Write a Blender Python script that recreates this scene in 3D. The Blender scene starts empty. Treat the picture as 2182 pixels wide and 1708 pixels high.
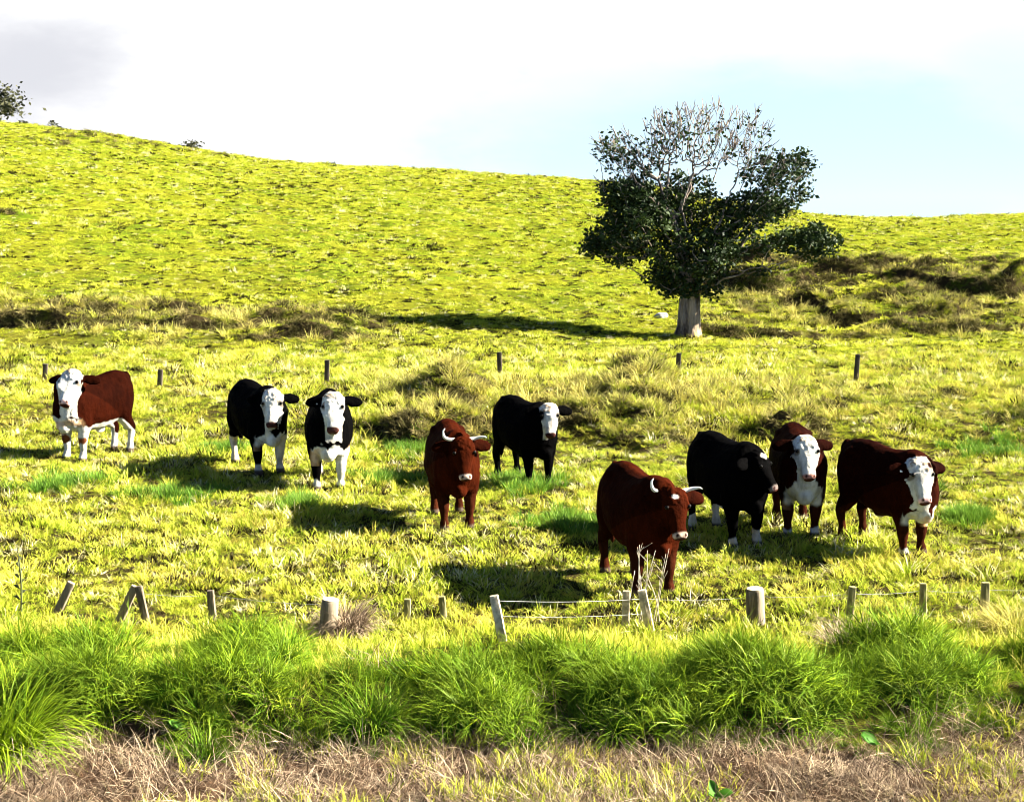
import bpy, bmesh, math, random
import numpy as np
from mathutils import Vector, Matrix
R = math.radians
S = bpy.context.scene
C = S.collection
rng = np.random.default_rng(7)
random.seed(7)

# ------------------------------------------------------------------ camera, world, sun, exposure
CAM_H, PITCH, FOC = 4.3, R(8.15), 50.0
PW, PH = 2181.0, 1708.0                      # pixel frame the photograph was measured in
FPX = PW * FOC / 36.0
cam = bpy.data.objects.new('camera', bpy.data.cameras.new('camera'))
C.objects.link(cam)
cam.location = (0, 0, CAM_H)
cam.rotation_euler = (math.pi / 2 - PITCH, 0, 0)
cam.data.lens = FOC; cam.data.sensor_width = 36; cam.data.clip_end = 2000
S.camera = cam
S.view_settings.view_transform = 'Standard'
S.view_settings.look = 'None'
S.view_settings.exposure = 3.35
S.view_settings.gamma = 1.0
S.cycles.filter_width = 0.9                  # crisp phone picture
SUN_EL, SUN_FRONT = R(30), R(3)              # sun to the right, a little beyond the herd
sd = Vector((math.cos(SUN_EL) * math.cos(SUN_FRONT), math.cos(SUN_EL) * math.sin(SUN_FRONT), math.sin(SUN_EL)))
sun = bpy.data.objects.new('sun', bpy.data.lights.new('sun', 'SUN'))
C.objects.link(sun)
sun.data.energy = 5.0; sun.data.angle = R(0.5); sun.data.color = (1.0, 0.94, 0.82)
sun.rotation_euler = (-sd).to_track_quat('-Z', 'Y').to_euler()

def ray(px, py):
    a = (px - PW / 2) / FPX; b = (PH / 2 - py) / FPX
    return np.array([a, math.cos(PITCH) + b * math.sin(PITCH), -math.sin(PITCH) + b * math.cos(PITCH)])

class NT:                                     # tiny node-tree helper
    def __init__(s, tree): s.t = tree; s.n = tree.nodes; s.l = tree.links
    def add(s, typ, **kw):
        n = s.n.new(typ)
        for k, v in kw.items():
            if k.startswith('i_'):
                key = k[2:]; key = int(key) if key.isdigit() else key.replace('_', ' ')
                s.put(n.inputs[key], v)
            else: setattr(n, k, v)
        return n
    def put(s, sock, v):
        if isinstance(v, bpy.types.NodeSocket): s.l.new(v, sock)
        elif isinstance(v, bpy.types.Node): s.l.new(v.outputs[0], sock)
        else: sock.default_value = v
    def math(s, op, a, b=0.0, clamp=False):
        n = s.add('ShaderNodeMath', operation=op, use_clamp=clamp); s.put(n.inputs[0], a); s.put(n.inputs[1], b); return n.outputs[0]
    def vm(s, op, a, b=(0, 0, 0), out=0):
        n = s.add('ShaderNodeVectorMath', operation=op); s.put(n.inputs[0], a); s.put(n.inputs[1], b); return n.outputs[out]
    def noise(s, vec, scale, detail=3, rough=.55):
        n = s.add('ShaderNodeTexNoise'); s.put(n.inputs['Vector'], vec)
        n.inputs['Scale'].default_value = scale; n.inputs['Detail'].default_value = detail; n.inputs['Roughness'].default_value = rough
        return n.outputs[0]
    def smooth(s, v, a, b, c=0.0, d=1.0):
        n = s.add('ShaderNodeMapRange', interpolation_type='SMOOTHSTEP'); s.put(n.inputs[0], v)
        for i, q in enumerate((a, b, c, d)): n.inputs[i + 1].default_value = q
        return n.outputs[0]
    def mix(s, f, a, b):
        n = s.add('ShaderNodeMix', data_type='RGBA'); s.put(n.inputs[0], f)
        for k, q in ((6, a), (7, b)):
            if isinstance(q, tuple) and len(q) == 3: q = q + (1,)
            s.put(n.inputs[k], q)
        return n.outputs[2]

W = bpy.data.worlds.new('World'); S.world = W; W.use_nodes = True
def build_world():
    T = NT(W.node_tree); T.n.clear()
    sky = T.add('ShaderNodeTexSky', sky_type='NISHITA'); sky.sun_disc = False
    sky.sun_elevation = SUN_EL; sky.sun_rotation = math.pi / 2 - SUN_FRONT
    sky.air_density = 0.35; sky.dust_density = 0.05; sky.altitude = 2500
    d = T.add('ShaderNodeTexCoord').outputs['Generated']
    st = T.vm('MULTIPLY', d, (1, 1, 2.6))
    nz = T.noise(st, 3.2, 6, .55); nz2 = T.noise(st, 9.0, 5, .6)
    wob = T.math('ADD', T.math('MULTIPLY', T.math('SUBTRACT', nz, .5), .5), T.math('MULTIPLY', T.math('SUBTRACT', nz2, .5), .34))
    def spot(px, py, sx, sy):                 # distance from a direction of the sky, elliptical in azimuth / height
        q = ray(px, py); q = q / np.linalg.norm(q)
        e = T.vm('DIVIDE', T.vm('SUBTRACT', d, tuple(q)), (sx, 1.0, sy))
        return T.vm('LENGTH', e, out=1)
    gap = T.smooth(T.math('ADD', spot(1690, 350, .30, .085), T.math('MULTIPLY', wob, 2.2)), .45, 1.35, 1, 0)
    gap2 = T.smooth(T.math('ADD', spot(2150, 260, .10, .10), T.math('MULTIPLY', wob, 2.0)), .3, 1.2, .75, 0)
    gap = T.math('MAXIMUM', gap, gap2)
    grey = T.smooth(T.math('ADD', spot(60, 150, .10, .055), T.math('MULTIPLY', wob, 2.6)), .25, 1.25, 1, 0)
    ahead = T.smooth(T.vm('DOT_PRODUCT', d, (0, .985, .17), out=1), .86, .925, 0, 1)
    thin = T.math('MULTIPLY', T.smooth(T.math('ADD', nz2, T.math('MULTIPLY', nz, .6)), .72, 1.02), .42)
    cloud = T.mix(T.math('MAXIMUM', grey, thin), (2.6, 2.6, 2.6), (1.55, 1.57, 1.68))
    blue = (1.45, 1.88, 2.15)
    clear = T.mix(ahead, sky.outputs[0], T.mix(.12, blue, sky.outputs[0]))
    col = T.mix(T.math('MULTIPLY', ahead, T.math('SUBTRACT', 1.0, gap)), clear, cloud)
    bg = T.add('ShaderNodeBackground'); T.put(bg.inputs[0], col); bg.inputs[1].default_value = 0.05
    out = T.add('ShaderNodeOutputWorld'); T.l.new(bg.outputs[0], out.inputs[0])
build_world()

# ------------------------------------------------------------------ noise and terrain
def _h(ix, iy, iz, seed):
    h = (ix.astype(np.int64) * 374761393 + iy.astype(np.int64) * 668265263 + iz.astype(np.int64) * 2147483647 + seed * 974711) & 0xffffffff
    h = ((h ^ (h >> 13)) * 1274126177) & 0xffffffff
    h = ((h ^ (h >> 16)) * 2246822519) & 0xffffffff
    return ((h ^ (h >> 15)) & 0xffff) / 65535.0
def vn(x, y, z=None, seed=0):
    x = np.asarray(x, float); y = np.asarray(y, float); z = np.zeros_like(x) if z is None else np.asarray(z, float)
    fx, fy, fz = np.floor(x), np.floor(y), np.floor(z)
    tx, ty, tz = x - fx, y - fy, z - fz
    tx, ty, tz = [t * t * (3 - 2 * t) for t in (tx, ty, tz)]
    r = 0
    for i in (0, 1):
        for j in (0, 1):
            for k in (0, 1):
                w = (tx if i else 1 - tx) * (ty if j else 1 - ty) * (tz if k else 1 - tz)
                r = r + w * _h(fx + i, fy + j, fz + k, seed)
    return r * 2 - 1
def vn2(x, y, seed=0):
    x = np.asarray(x, float); y = np.asarray(y, float)
    fx, fy = np.floor(x), np.floor(y); tx, ty = x - fx, y - fy
    tx = tx * tx * (3 - 2 * tx); ty = ty * ty * (3 - 2 * ty); zz = np.zeros_like(x)
    a = _h(fx, fy, zz, seed) * (1 - tx) + _h(fx + 1, fy, zz, seed) * tx
    b = _h(fx, fy + 1, zz, seed) * (1 - tx) + _h(fx + 1, fy + 1, zz, seed) * tx
    return (a * (1 - ty) + b * ty) * 2 - 1
def fbm(x, y, o=4, seed=0):
    r = 0; a = .5
    for i in range(o): r = r + a * vn2(x * 2 ** i, y * 2 ** i, seed + i * 17); a *= .5
    return r
def ss(a, b, v): t = np.clip((v - a) / (b - a), 0, 1); return t * t * (3 - 2 * t)

_RX = [-400, 0, 200, 400, 600, 800, 1000, 1250, 1420, 1560, 1720, 1850, 2000, 2181, 2600]
_RY = [215, 262, 286, 320, 346, 355, 367, 384, 405, 432, 458, 466, 467, 457, 440]
_q = np.array([ray(a, b) for a, b in zip(_RX, _RY)])
RU, RS = _q[:, 0] / _q[:, 1], _q[:, 2] / _q[:, 1]
YR = 120.0
def bank_mask(u, y): return ss(24.0, 25.4, y + .9 * vn2(u * 30, y * 0, 3)) * (1 - ss(28.6, 30.6, y)) * ss(-.13, -.09, u) * (1 - .55 * ss(.20, .25, u))
def left_mask(u, y): return ss(36.2, 38, y) * (1 - ss(42, 44.5, y)) * (1 - ss(-.13, -.05, u))
def right_mask(u, y): return ss(40, 45, y - 6 * ss(.05, .3, u) * 0) * (1 - ss(60, 74, y)) * ss(.10, .16, u)
def terrain(x, y):
    x = np.asarray(x, float); y = np.asarray(y, float)
    u = x / np.maximum(y, 1)
    sl = np.interp(u, RU, RS)
    sl = sl + .0016 * fbm(u * 38, u * 0 + .5, 3, 91)
    zr = CAM_H + YR * sl
    Y0 = np.interp(u, [-.15, .12], [34., 42.])
    L = YR - Y0; t = np.clip((y - Y0) / L, 0, 1)
    m1 = sl * L; m0 = .95 * zr
    z = (-2 * t**3 + 3 * t**2) * zr + (t**3 - 2 * t**2 + t) * m0 + (t**3 - t**2) * m1
    over = np.maximum(y - YR, 0)
    z = z + sl * over - .0022 * np.minimum(over, 150)**2 - .02 * over
    # gentle bank behind the herd, carrying the far posts
    z = z + .34 * ss(24.2, 28.0, y + .8 * vn2(x * .35, y * .1, 5)) * (1 - ss(36, 44, y))
    far = ss(30, 60, y)
    z = z + .05 * fbm(x * .9, y * .9, 3, 11) + .07 * np.maximum(0, vn2(x * 1.5, y * 1.1, 14) - .1) * ss(14, 20, y) + far * (.07 * np.maximum(0, vn2(x * .9, y * .6, 15)) + .06 * vn2(x * 1.9, y * 1.0, 16)) * (1 - ss(112, 119, y)) + .18 * fbm(x * .12, y * .1, 2, 12) * ss(14, 24, y)
    # hummocks of the rough bank and of the left rise
    hm = np.maximum(0, vn2(x * .8 + 3, y * .65, 21) + .35 * vn2(x * 2.1, y * 1.9, 22))
    z = z + .16 * bank_mask(u, y)
    z = z + .50 * hm * np.clip(bank_mask(u, y) + .2 * ss(15, 30, y) * (1 - ss(34, 50, y)), 0, 1)
    # terracettes: level treads with steep risers towards the road, broken along their length
    def steps(period, warp, seed):
        w = y / period + warp * fbm(x * .10, y * .16, 3, seed) + .25 * vn2(x * .5, y * .4, seed + 5)
        k = np.floor(w); f = w - k
        saw = np.where(f < .11, ss(0, .11, f), 1 - ss(.11, 1.0, f))
        amp = (.25 + .75 * ss(-.25, .35, vn2(x * .16 + k * 7.3, k * 3.1, seed + 9))) * (.7 + .45 * vn2(x * .9, y * .9, seed + 3))
        return saw * amp
    z = z + 1.15 * steps(4.6, 1.5, 31) * right_mask(u, y) * ss(44, 48, y)
    z = z + .50 * steps(2.6, 1.3, 35) * right_mask(u, y)
    z = z + .52 * steps(2.3, 1.7, 41) * left_mask(u, y)
    z = z + .17 * steps(2.2, 1.6, 51) * ss(44, 52, y) * (1 - ss(116, 119, y)) * (.35 + .9 * ss(.0, .3, vn2(x * .07, y * .05, 53)))
    # roadside: long-grass mounds beyond a strip of dead grass, a shallow drop to the fence
    mo = np.maximum(0, vn2(x * .75 + 11, y * .55 + 4, 61) + .3)
    z = z + (.22 + .26 * np.minimum(mo, .8)) * ss(10.6, 11.4, y) * (1 - ss(12.3, 13.4, y)) + .07 * fbm(x * 1.6, y * 1.6, 3, 62) * (1 - ss(12, 14, y))
    return z
def slope_y(x, y): return (terrain(x, y + .12) - terrain(x, y - .12)) / .24
def hit(px, py):
    d = ray(px, py); t = np.linspace(5, 190, 6000)
    z = CAM_H + d[2] * t - terrain(d[0] * t, d[1] * t)
    i = int(np.argmax(z < 0)) if (z < 0).any() else len(t) - 1
    i = max(i, 1); f = z[i - 1] / (z[i - 1] - z[i] + 1e-12); tt = t[i - 1] + f * (t[i] - t[i - 1])
    return np.array([d[0] * tt, d[1] * tt, CAM_H + d[2] * tt])
def at_depth(px, py, y):
    d = ray(px, py); k = y / d[1]; return np.array([d[0] * k, y, CAM_H + d[2] * k])
def proj(p):
    x, y, z = p[0], p[1], p[2] - CAM_H
    dep = y * math.cos(PITCH) - z * math.sin(PITCH); up = y * math.sin(PITCH) + z * math.cos(PITCH)
    return PW / 2 + FPX * x / dep, PH / 2 - FPX * up / dep

# ------------------------------------------------------------------ object helpers
def tag(o, label=None, cat=None, group=None, kind=None):
    for k, v in (('label', label), ('category', cat), ('group', group), ('kind', kind)):
        if v: o[k] = v
    return o
def mesh(name, V, F, mat=None, parent=None, smooth=True):
    me = bpy.data.meshes.new(name)
    me.from_pydata([tuple(v) for v in V], [], [tuple(f) for f in F]); me.update()
    if smooth: me.shade_smooth()
    o = bpy.data.objects.new(name, me)
    if mat: me.materials.append(mat)
    C.objects.link(o)
    if parent: o.parent = parent
    return o
def fast_mesh(name, V, quads=None, tris=None):
    me = bpy.data.meshes.new(name); V = np.asarray(V, np.float32)
    nq = 0 if quads is None else len(quads); nt = 0 if tris is None else len(tris)
    me.vertices.add(len(V)); me.vertices.foreach_set('co', V.ravel())
    loops = np.concatenate([np.asarray(quads, np.int32).ravel() if nq else np.zeros(0, np.int32),
                            np.asarray(tris, np.int32).ravel() if nt else np.zeros(0, np.int32)])
    me.loops.add(len(loops)); me.loops.foreach_set('vertex_index', loops)
    me.polygons.add(nq + nt)
    st = np.concatenate([np.arange(nq) * 4, nq * 4 + np.arange(nt) * 3]).astype(np.int32)
    me.polygons.foreach_set('loop_start', st)
    me.update(calc_edges=True); me.validate()
    return me
def empty(name, loc, rz=0.0):
    o = bpy.data.objects.new(name, None); C.objects.link(o)
    o.location = tuple(loc); o.rotation_euler = (0, 0, rz); o.empty_display_size = .2
    return o

# ------------------------------------------------------------------ materials
def mat_new(name):
    m = bpy.data.materials.new(name); m.use_nodes = True
    T = NT(m.node_tree); T.n.clear(); out = T.add('ShaderNodeOutputMaterial')
    return m, T, out
def grass_mat(name, cols, scale=.45, trans=.26, tip=(.32, .27, .11), tipw=.5, rand=.35, blade=.25):
    """cols: three colours mixed by patches of the field; blade tips go to dry straw and painted highlights."""
    m, T, out = mat_new(name)
    pos = T.add('ShaderNodeNewGeometry').outputs['Position']
    n1 = T.noise(pos, scale, 4, .6); n2 = T.noise(pos, scale * 3.7, 3, .6)
    ri = T.add('ShaderNodeObjectInfo').outputs['Random']
    bl = T.add('ShaderNodeAttribute', attribute_name='rnd').outputs['Fac']; bl = T.math('MULTIPLY', T.math('SUBTRACT', bl, .5), blade)
    f = T.math('ADD', T.math('ADD', T.math('MULTIPLY', T.math('SUBTRACT', ri, .5), rand), n1), bl)
    c = T.mix(T.smooth(f, .36, .56), cols[0], cols[1])
    g = T.math('ADD', T.math('SUBTRACT', n2, T.math('MULTIPLY', T.math('SUBTRACT', ri, .5), rand)), bl)
    c = T.mix(T.smooth(g, .52, .70), c, cols[2])
    at = T.add('ShaderNodeAttribute', attribute_name='tip').outputs['Fac']
    c = T.mix(T.math('MULTIPLY', at, tipw), c, tip)  # pale tips also paint highlights onto the blades
    df = T.add('ShaderNodeBsdfDiffuse'); T.put(df.inputs[0], c)
    tr = T.add('ShaderNodeBsdfTranslucent'); T.put(tr.inputs[0], c)
    gl = T.add('ShaderNodeBsdfGlossy'); gl.inputs['Roughness'].default_value = .38; gl.inputs[0].default_value = (.8, .85, .35, 1)
    mx = T.add('ShaderNodeMixShader'); mx.inputs[0].default_value = trans; T.l.new(df.outputs[0], mx.inputs[1]); T.l.new(tr.outputs[0], mx.inputs[2])
    m2 = T.add('ShaderNodeMixShader'); m2.inputs[0].default_value = .009; T.l.new(mx.outputs[0], m2.inputs[1]); T.l.new(gl.outputs[0], m2.inputs[2])
    T.l.new(m2.outputs[0], out.inputs[0]); return m
M = {}
LUSH, LIME, STRAW = (.045, .115, .010), (.25, .285, .012), (.34, .27, .11)
M['field'] = grass_mat('field_grass', [LIME, (.15, .215, .006), (.34, .28, .045)], .30, tip=(.50, .48, .08), tipw=.5, blade=.4)
M['hill'] = grass_mat('hill_grass', [(.26, .285, .012), (.19, .235, .010), (.32, .30, .03)], .16, tip=(.46, .45, .06), tipw=.4, blade=.35)
M['lush'] = grass_mat('long_grass', [(.014, .070, .0015), (.105, .165, .003), (.007, .040, .001)], .8, .18, tip=(.27, .34, .03), tipw=.45, rand=.5, blade=.7)
M['patch'] = grass_mat('dung_patch_grass', [(.05, .12, .003), (.08, .15, .004), (.03, .085, .002)], .8, tip=(.15, .25, .06), tipw=.4)
M['rough'] = grass_mat('rough_grass', [(.20, .235, .008), (.27, .24, .035), (.085, .095, .010)], .9, tip=(.42, .34, .15), tipw=.6)
M['gap_shade'] = grass_mat('gap_shade', [(.012, .009, .004), (.020, .017, .005), (.007, .006, .002)], .9, .1, tip=(.05, .04, .012), tipw=.3)  # near-black tufts whose colour paints the shaded gaps in the turf
M['pale'] = grass_mat('highlight_blades', [(.50, .44, .20), (.42, .38, .12), (.55, .50, .30)], .9, .2, tip=(.62, .58, .38), tipw=.5)  # pale tufts whose colour paints white highlights into the grass
M['riser'] = grass_mat('bank_grass', [(.035, .038, .006), (.018, .016, .005), (.17, .14, .05)], .9, .15, tip=(.16, .13, .05), tipw=.5, rand=.6)  # dark tones paint the shade of the steep step faces
M['straw'] = grass_mat('dead_grass', [(.026, .013, .007), (.085, .048, .026), (.30, .225, .15)], 2.2, .15, tip=(.34, .26, .175), tipw=.4, rand=.5, blade=.85)

def ground_mat():
    m, T, out = mat_new('turf')
    pos = T.add('ShaderNodeNewGeometry').outputs['Position']
    sep = T.add('ShaderNodeSeparateXYZ'); T.put(sep.inputs[0], pos); y = sep.outputs[1]
    n = T.noise(pos, .35, 5, .6); f = T.noise(pos, 5.0, 5, .7)
    c = T.mix(T.smooth(n, .38, .62), (.10, .105, .006), (.06, .085, .005))
    c = T.mix(T.smooth(f, .50, .62), c, (.035, .030, .008))
    soil = T.mix(T.smooth(f, .42, .6), (.025, .018, .008), (.04, .04, .008))
    c = T.mix(T.smooth(y, 22, 60), T.mix(T.smooth(f, .45, .6), soil, c), c)
    nrm = T.add('ShaderNodeNewGeometry').outputs['Normal']
    up = T.add('ShaderNodeSeparateXYZ'); T.put(up.inputs[0], nrm)
    bare = T.math('MULTIPLY', T.smooth(up.outputs[2], .93, .80), T.smooth(T.noise(pos, 1.2, 4), .35, .55))  # not exposed earth: steep faces get shade put into their colour
    c = T.mix(bare, c, (.026, .019, .009))
    dry = T.math('SUBTRACT', 1.0, T.smooth(T.math('ADD', y, T.math('MULTIPLY', T.noise(pos, 1.5, 3), 1.2)), 11.0, 11.8))
    c = T.mix(dry, c, T.mix(f, (.022, .012, .007), (.09, .055, .032)))
    b = T.add('ShaderNodeBump'); b.inputs['Strength'].default_value = .8; b.inputs['Distance'].default_value = .12
    T.put(b.inputs['Height'], T.noise(pos, 4.0, 6, .75))
    df = T.add('ShaderNodeBsdfDiffuse'); T.put(df.inputs[0], c); T.put(df.inputs['Normal'], b.outputs[0])
    T.l.new(df.outputs[0], out.inputs[0]); return m
def simple_mat(name, c1, c2, scale, rough=.8, bump=.3, stretch=(1, 1, 1), spec=.2, coords='Object', dist=.02):
    m, T, out = mat_new(name)
    co = T.vm('MULTIPLY', T.add('ShaderNodeTexCoord').outputs[coords], stretch)
    n = T.noise(co, scale, 6, .65)
    p = T.add('ShaderNodeBsdfPrincipled'); T.put(p.inputs['Base Color'], T.mix(T.smooth(n, .35, .65), c1, c2))
    p.inputs['Roughness'].default_value = rough; p.inputs['Specular IOR Level'].default_value = spec
    b = T.add('ShaderNodeBump'); b.inputs['Strength'].default_value = bump; b.inputs['Distance'].default_value = dist; T.put(b.inputs['Height'], n)
    T.put(p.inputs['Normal'], b.outputs[0]); T.l.new(p.outputs[0], out.inputs[0]); return m
M['ground'] = ground_mat()
M['post'] = simple_mat('weathered_wood', (.05, .038, .024), (.17, .135, .088), 9, .85, .6, (1, 1, .12))
M['darkpost'] = simple_mat('dark_wood', (.022, .016, .010), (.05, .038, .025), 9, .85, .6, (1, 1, .12))
M['sawn'] = simple_mat('sawn_wood', (.20, .16, .10), (.40, .33, .22), 14, .8, .2)
M['mossy'] = simple_mat('mossy_wood', (.10, .09, .025), (.25, .22, .10), 12, .9, .6, (1, 1, .2))
M['wire'] = simple_mat('galvanised_wire', (.16, .16, .14), (.24, .24, .21), 20, .5, 0)
M['bark'] = simple_mat('pale_bark', (.06, .043, .032), (.23, .18, .135), 3.0, .9, .9, (1.6, 1.6, .5), dist=.08)
M['trunkbark'] = simple_mat('trunk_bark', (.022, .013, .008), (.26, .19, .125), 2.4, .9, 1.0, (1.7, 1.7, .45), dist=.12)
M['horn'] = simple_mat('horn', (.34, .31, .24), (.5, .47, .4), 10, .35, .05, spec=.5)
M['eye'] = simple_mat('eye', (.0012, .0009, .0007), (.003, .002, .0012), 10, .3, 0, spec=.08)
M['tag'] = simple_mat('tag_plastic', (.72, .72, .66), (.8, .8, .75), 10, .4, 0)
M['rock'] = simple_mat('pale_rock', (.20, .19, .16), (.36, .35, .31), 5, .9, .6)
M['deadstem'] = simple_mat('dead_stem', (.20, .165, .115), (.34, .29, .22), 9, .8, .1)
M['darkstem'] = simple_mat('dark_stem', (.030, .035, .014), (.06, .07, .02), 9, .8, .1)
def leaf_mat(name, a, b, trans=.25):
    m, T, out = mat_new(name)
    pos = T.add('ShaderNodeNewGeometry').outputs['Position']
    c = T.mix(T.smooth(T.noise(pos, 1.1, 5, .7), .38, .62), a, b)
    p = T.add('ShaderNodeBsdfPrincipled'); T.put(p.inputs['Base Color'], c); p.inputs['Roughness'].default_value = .6; p.inputs['Specular IOR Level'].default_value = .10
    tr = T.add('ShaderNodeBsdfTranslucent'); T.put(tr.inputs[0], c)
    mx = T.add('ShaderNodeMixShader'); mx.inputs[0].default_value = trans; T.l.new(p.outputs[0], mx.inputs[1]); T.l.new(tr.outputs[0], mx.inputs[2])
    T.l.new(mx.outputs[0], out.inputs[0]); return m
M['leaf'] = leaf_mat('tree_leaf', (.007, .014, .003), (.022, .036, .007), .15)
M['bushleaf'] = leaf_mat('ridge_leaf', (.018, .020, .010), (.045, .045, .020), .15)
M['dock'] = leaf_mat('dock_leaf', (.04, .12, .010), (.07, .17, .015), .3)

# ------------------------------------------------------------------ ground sheet
def build_ground():
    uu = np.concatenate([np.linspace(-2.2, -.46, 40, endpoint=False), np.linspace(-.46, .46, 560), np.linspace(.46, 2.2, 41)[1:]])
    yy = np.concatenate([np.linspace(1.0, 8.0, 20, endpoint=False), 8.0 * (130 / 8.0) ** np.linspace(0, 1, 1250), np.linspace(130, 420, 60)[1:]])
    U, Y = np.meshgrid(uu, yy); X = U * Y; Z = terrain(X, Y)
    n, k = U.shape; V = np.stack([X, Y, Z], -1).reshape(-1, 3)
    i = np.arange(n * k).reshape(n, k)
    q = np.stack([i[:-1, :-1], i[:-1, 1:], i[1:, 1:], i[1:, :-1]], -1).reshape(-1, 4)
    me = fast_mesh('ground', V, q); me.shade_smooth(); me.materials.append(M['ground'])
    o = bpy.data.objects.new('ground', me); C.objects.link(o)
    tag(o, kind='structure', label='grassy paddock rising to a bare hill ridge', cat='ground')
build_ground()

# ------------------------------------------------------------------ grass tufts
def tuft(name, n, rad, len_a, len_b, lean_a, lean_b, droop, wid, mat, seed, wide=0.0):
    r = np.random.default_rng(seed); V = []; Q = []; Tt = []; tips = []; rnd = []
    for b in range(n):
        a = r.uniform(0, 2 * math.pi); rr = rad * math.sqrt(r.uniform())
        base = np.array([rr * math.cos(a), rr * math.sin(a), -.02])
        az = a + r.normal(0, .9) if wide < .5 else r.uniform(0, 6.283)
        L = r.uniform(len_a, len_b); le = r.uniform(lean_a, lean_b); w = wid * r.uniform(.7, 1.3)
        h = np.array([math.cos(az), math.sin(az), 0]); tw = az + r.normal(0, .7)
        side = np.array([-math.sin(tw), math.cos(tw), 0]); p = base.copy(); k = len(V); ang = le; N = 4
        dr = droop * r.uniform(.4, 1.4); rnd += [r.uniform()] * 7
        for s in range(N):
            ww = w * (1.0, .9, .65, 0)[s] * .5
            if s < N - 1: V += [p - side * ww, p + side * ww]; tips += [s / 3.0, s / 3.0]
            else: V.append(p.copy()); tips.append(1.0)
            p = p + (h * math.sin(ang) + np.array([0, 0, math.cos(ang)])) * L / 3
            ang = min(ang + dr / 3, 2.6)
        Q += [[k, k + 1, k + 3, k + 2], [k + 2, k + 3, k + 5, k + 4]]; Tt.append([k + 4, k + 5, k + 6])
    me = fast_mesh(name, np.array(V), Q, Tt); me.materials.append(mat)
    at = me.attributes.new('tip', 'FLOAT', 'POINT'); v = np.array(tips, np.float32); at.data.foreach_set('value', np.power(v, 1.6))
    at = me.attributes.new('rnd', 'FLOAT', 'POINT'); at.data.foreach_set('value', np.array(rnd, np.float32))
    return bpy.data.objects.new(name, me)
def scatter(name, protos, pts, rots, scl, idx, label):
    """one 'stuff' object: tufts instanced on points by geometry nodes"""
    me = bpy.data.meshes.new(name); me.vertices.add(len(pts)); me.vertices.foreach_set('co', np.asarray(pts, np.float32).ravel())
    for nm, typ, key, arr in (('rot', 'FLOAT_VECTOR', 'vector', rots), ('scl', 'FLOAT_VECTOR', 'vector', scl)):
        a = me.attributes.new(nm, typ, 'POINT'); a.data.foreach_set(key, np.asarray(arr, np.float32).ravel())
    a = me.attributes.new('idx', 'INT', 'POINT'); a.data.foreach_set('value', np.asarray(idx, np.int32))
    o = bpy.data.objects.new(name, me); C.objects.link(o)
    col = bpy.data.collections.new(name + '_tufts')
    for p in protos: col.objects.link(p)
    g = bpy.data.node_groups.new(name, 'GeometryNodeTree')
    g.interface.new_socket('Geometry', in_out='INPUT', socket_type='NodeSocketGeometry')
    g.interface.new_socket('Geometry', in_out='OUTPUT', socket_type='NodeSocketGeometry')
    T = NT(g); gi = T.add('NodeGroupInput'); go = T.add('NodeGroupOutput')
    ci = T.add('GeometryNodeCollectionInfo'); ci.inputs[0].default_value = col; ci.inputs['Separate Children'].default_value = True; ci.inputs['Reset Children'].default_value = True
    ip = T.add('GeometryNodeInstanceOnPoints'); ip.inputs['Pick Instance'].default_value = True
    def na(nm, dt):
        n = T.add('GeometryNodeInputNamedAttribute', data_type=dt); n.inputs[0].default_value = nm
        return next(s for s in n.outputs if s.enabled and s.name == 'Attribute')
    T.l.new(gi.outputs[0], ip.inputs['Points']); T.l.new(ci.outputs[0], ip.inputs['Instance'])
    T.l.new(na('idx', 'INT'), ip.inputs['Instance Index']); T.l.new(na('rot', 'FLOAT_VECTOR'), ip.inputs['Rotation']); T.l.new(na('scl', 'FLOAT_VECTOR'), ip.inputs['Scale'])
    T.l.new(ip.outputs[0], go.inputs[0])
    md = o.modifiers.new('tufts', 'NODES'); md.node_group = g
    tag(o, label, 'grass', kind='stuff'); return o
def sample(y0, y1, rho, umax=.42):
    ys = np.linspace(y0, y1, 400); w = rho(ys) * ys * 2 * umax; cdf = np.concatenate([[0], np.cumsum((w[1:] + w[:-1]) / 2 * np.diff(ys))])
    n = int(cdf[-1]); y = np.interp(rng.uniform(0, cdf[-1], n), cdf, ys); u = rng.uniform(-umax, umax, n); return u * y, y
def place(x, y, s, hs=None, tilt=.12, k=1, sink=0.0):
    n = len(x); pts = np.stack([x, y, terrain(x, y) - sink], -1)
    rots = np.stack([rng.normal(0, tilt, n), rng.normal(0, tilt, n), rng.uniform(0, 6.283, n)], -1)
    hs = s if hs is None else hs
    return pts, rots, np.stack([s, s, hs], -1), rng.integers(0, k, n)

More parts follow.
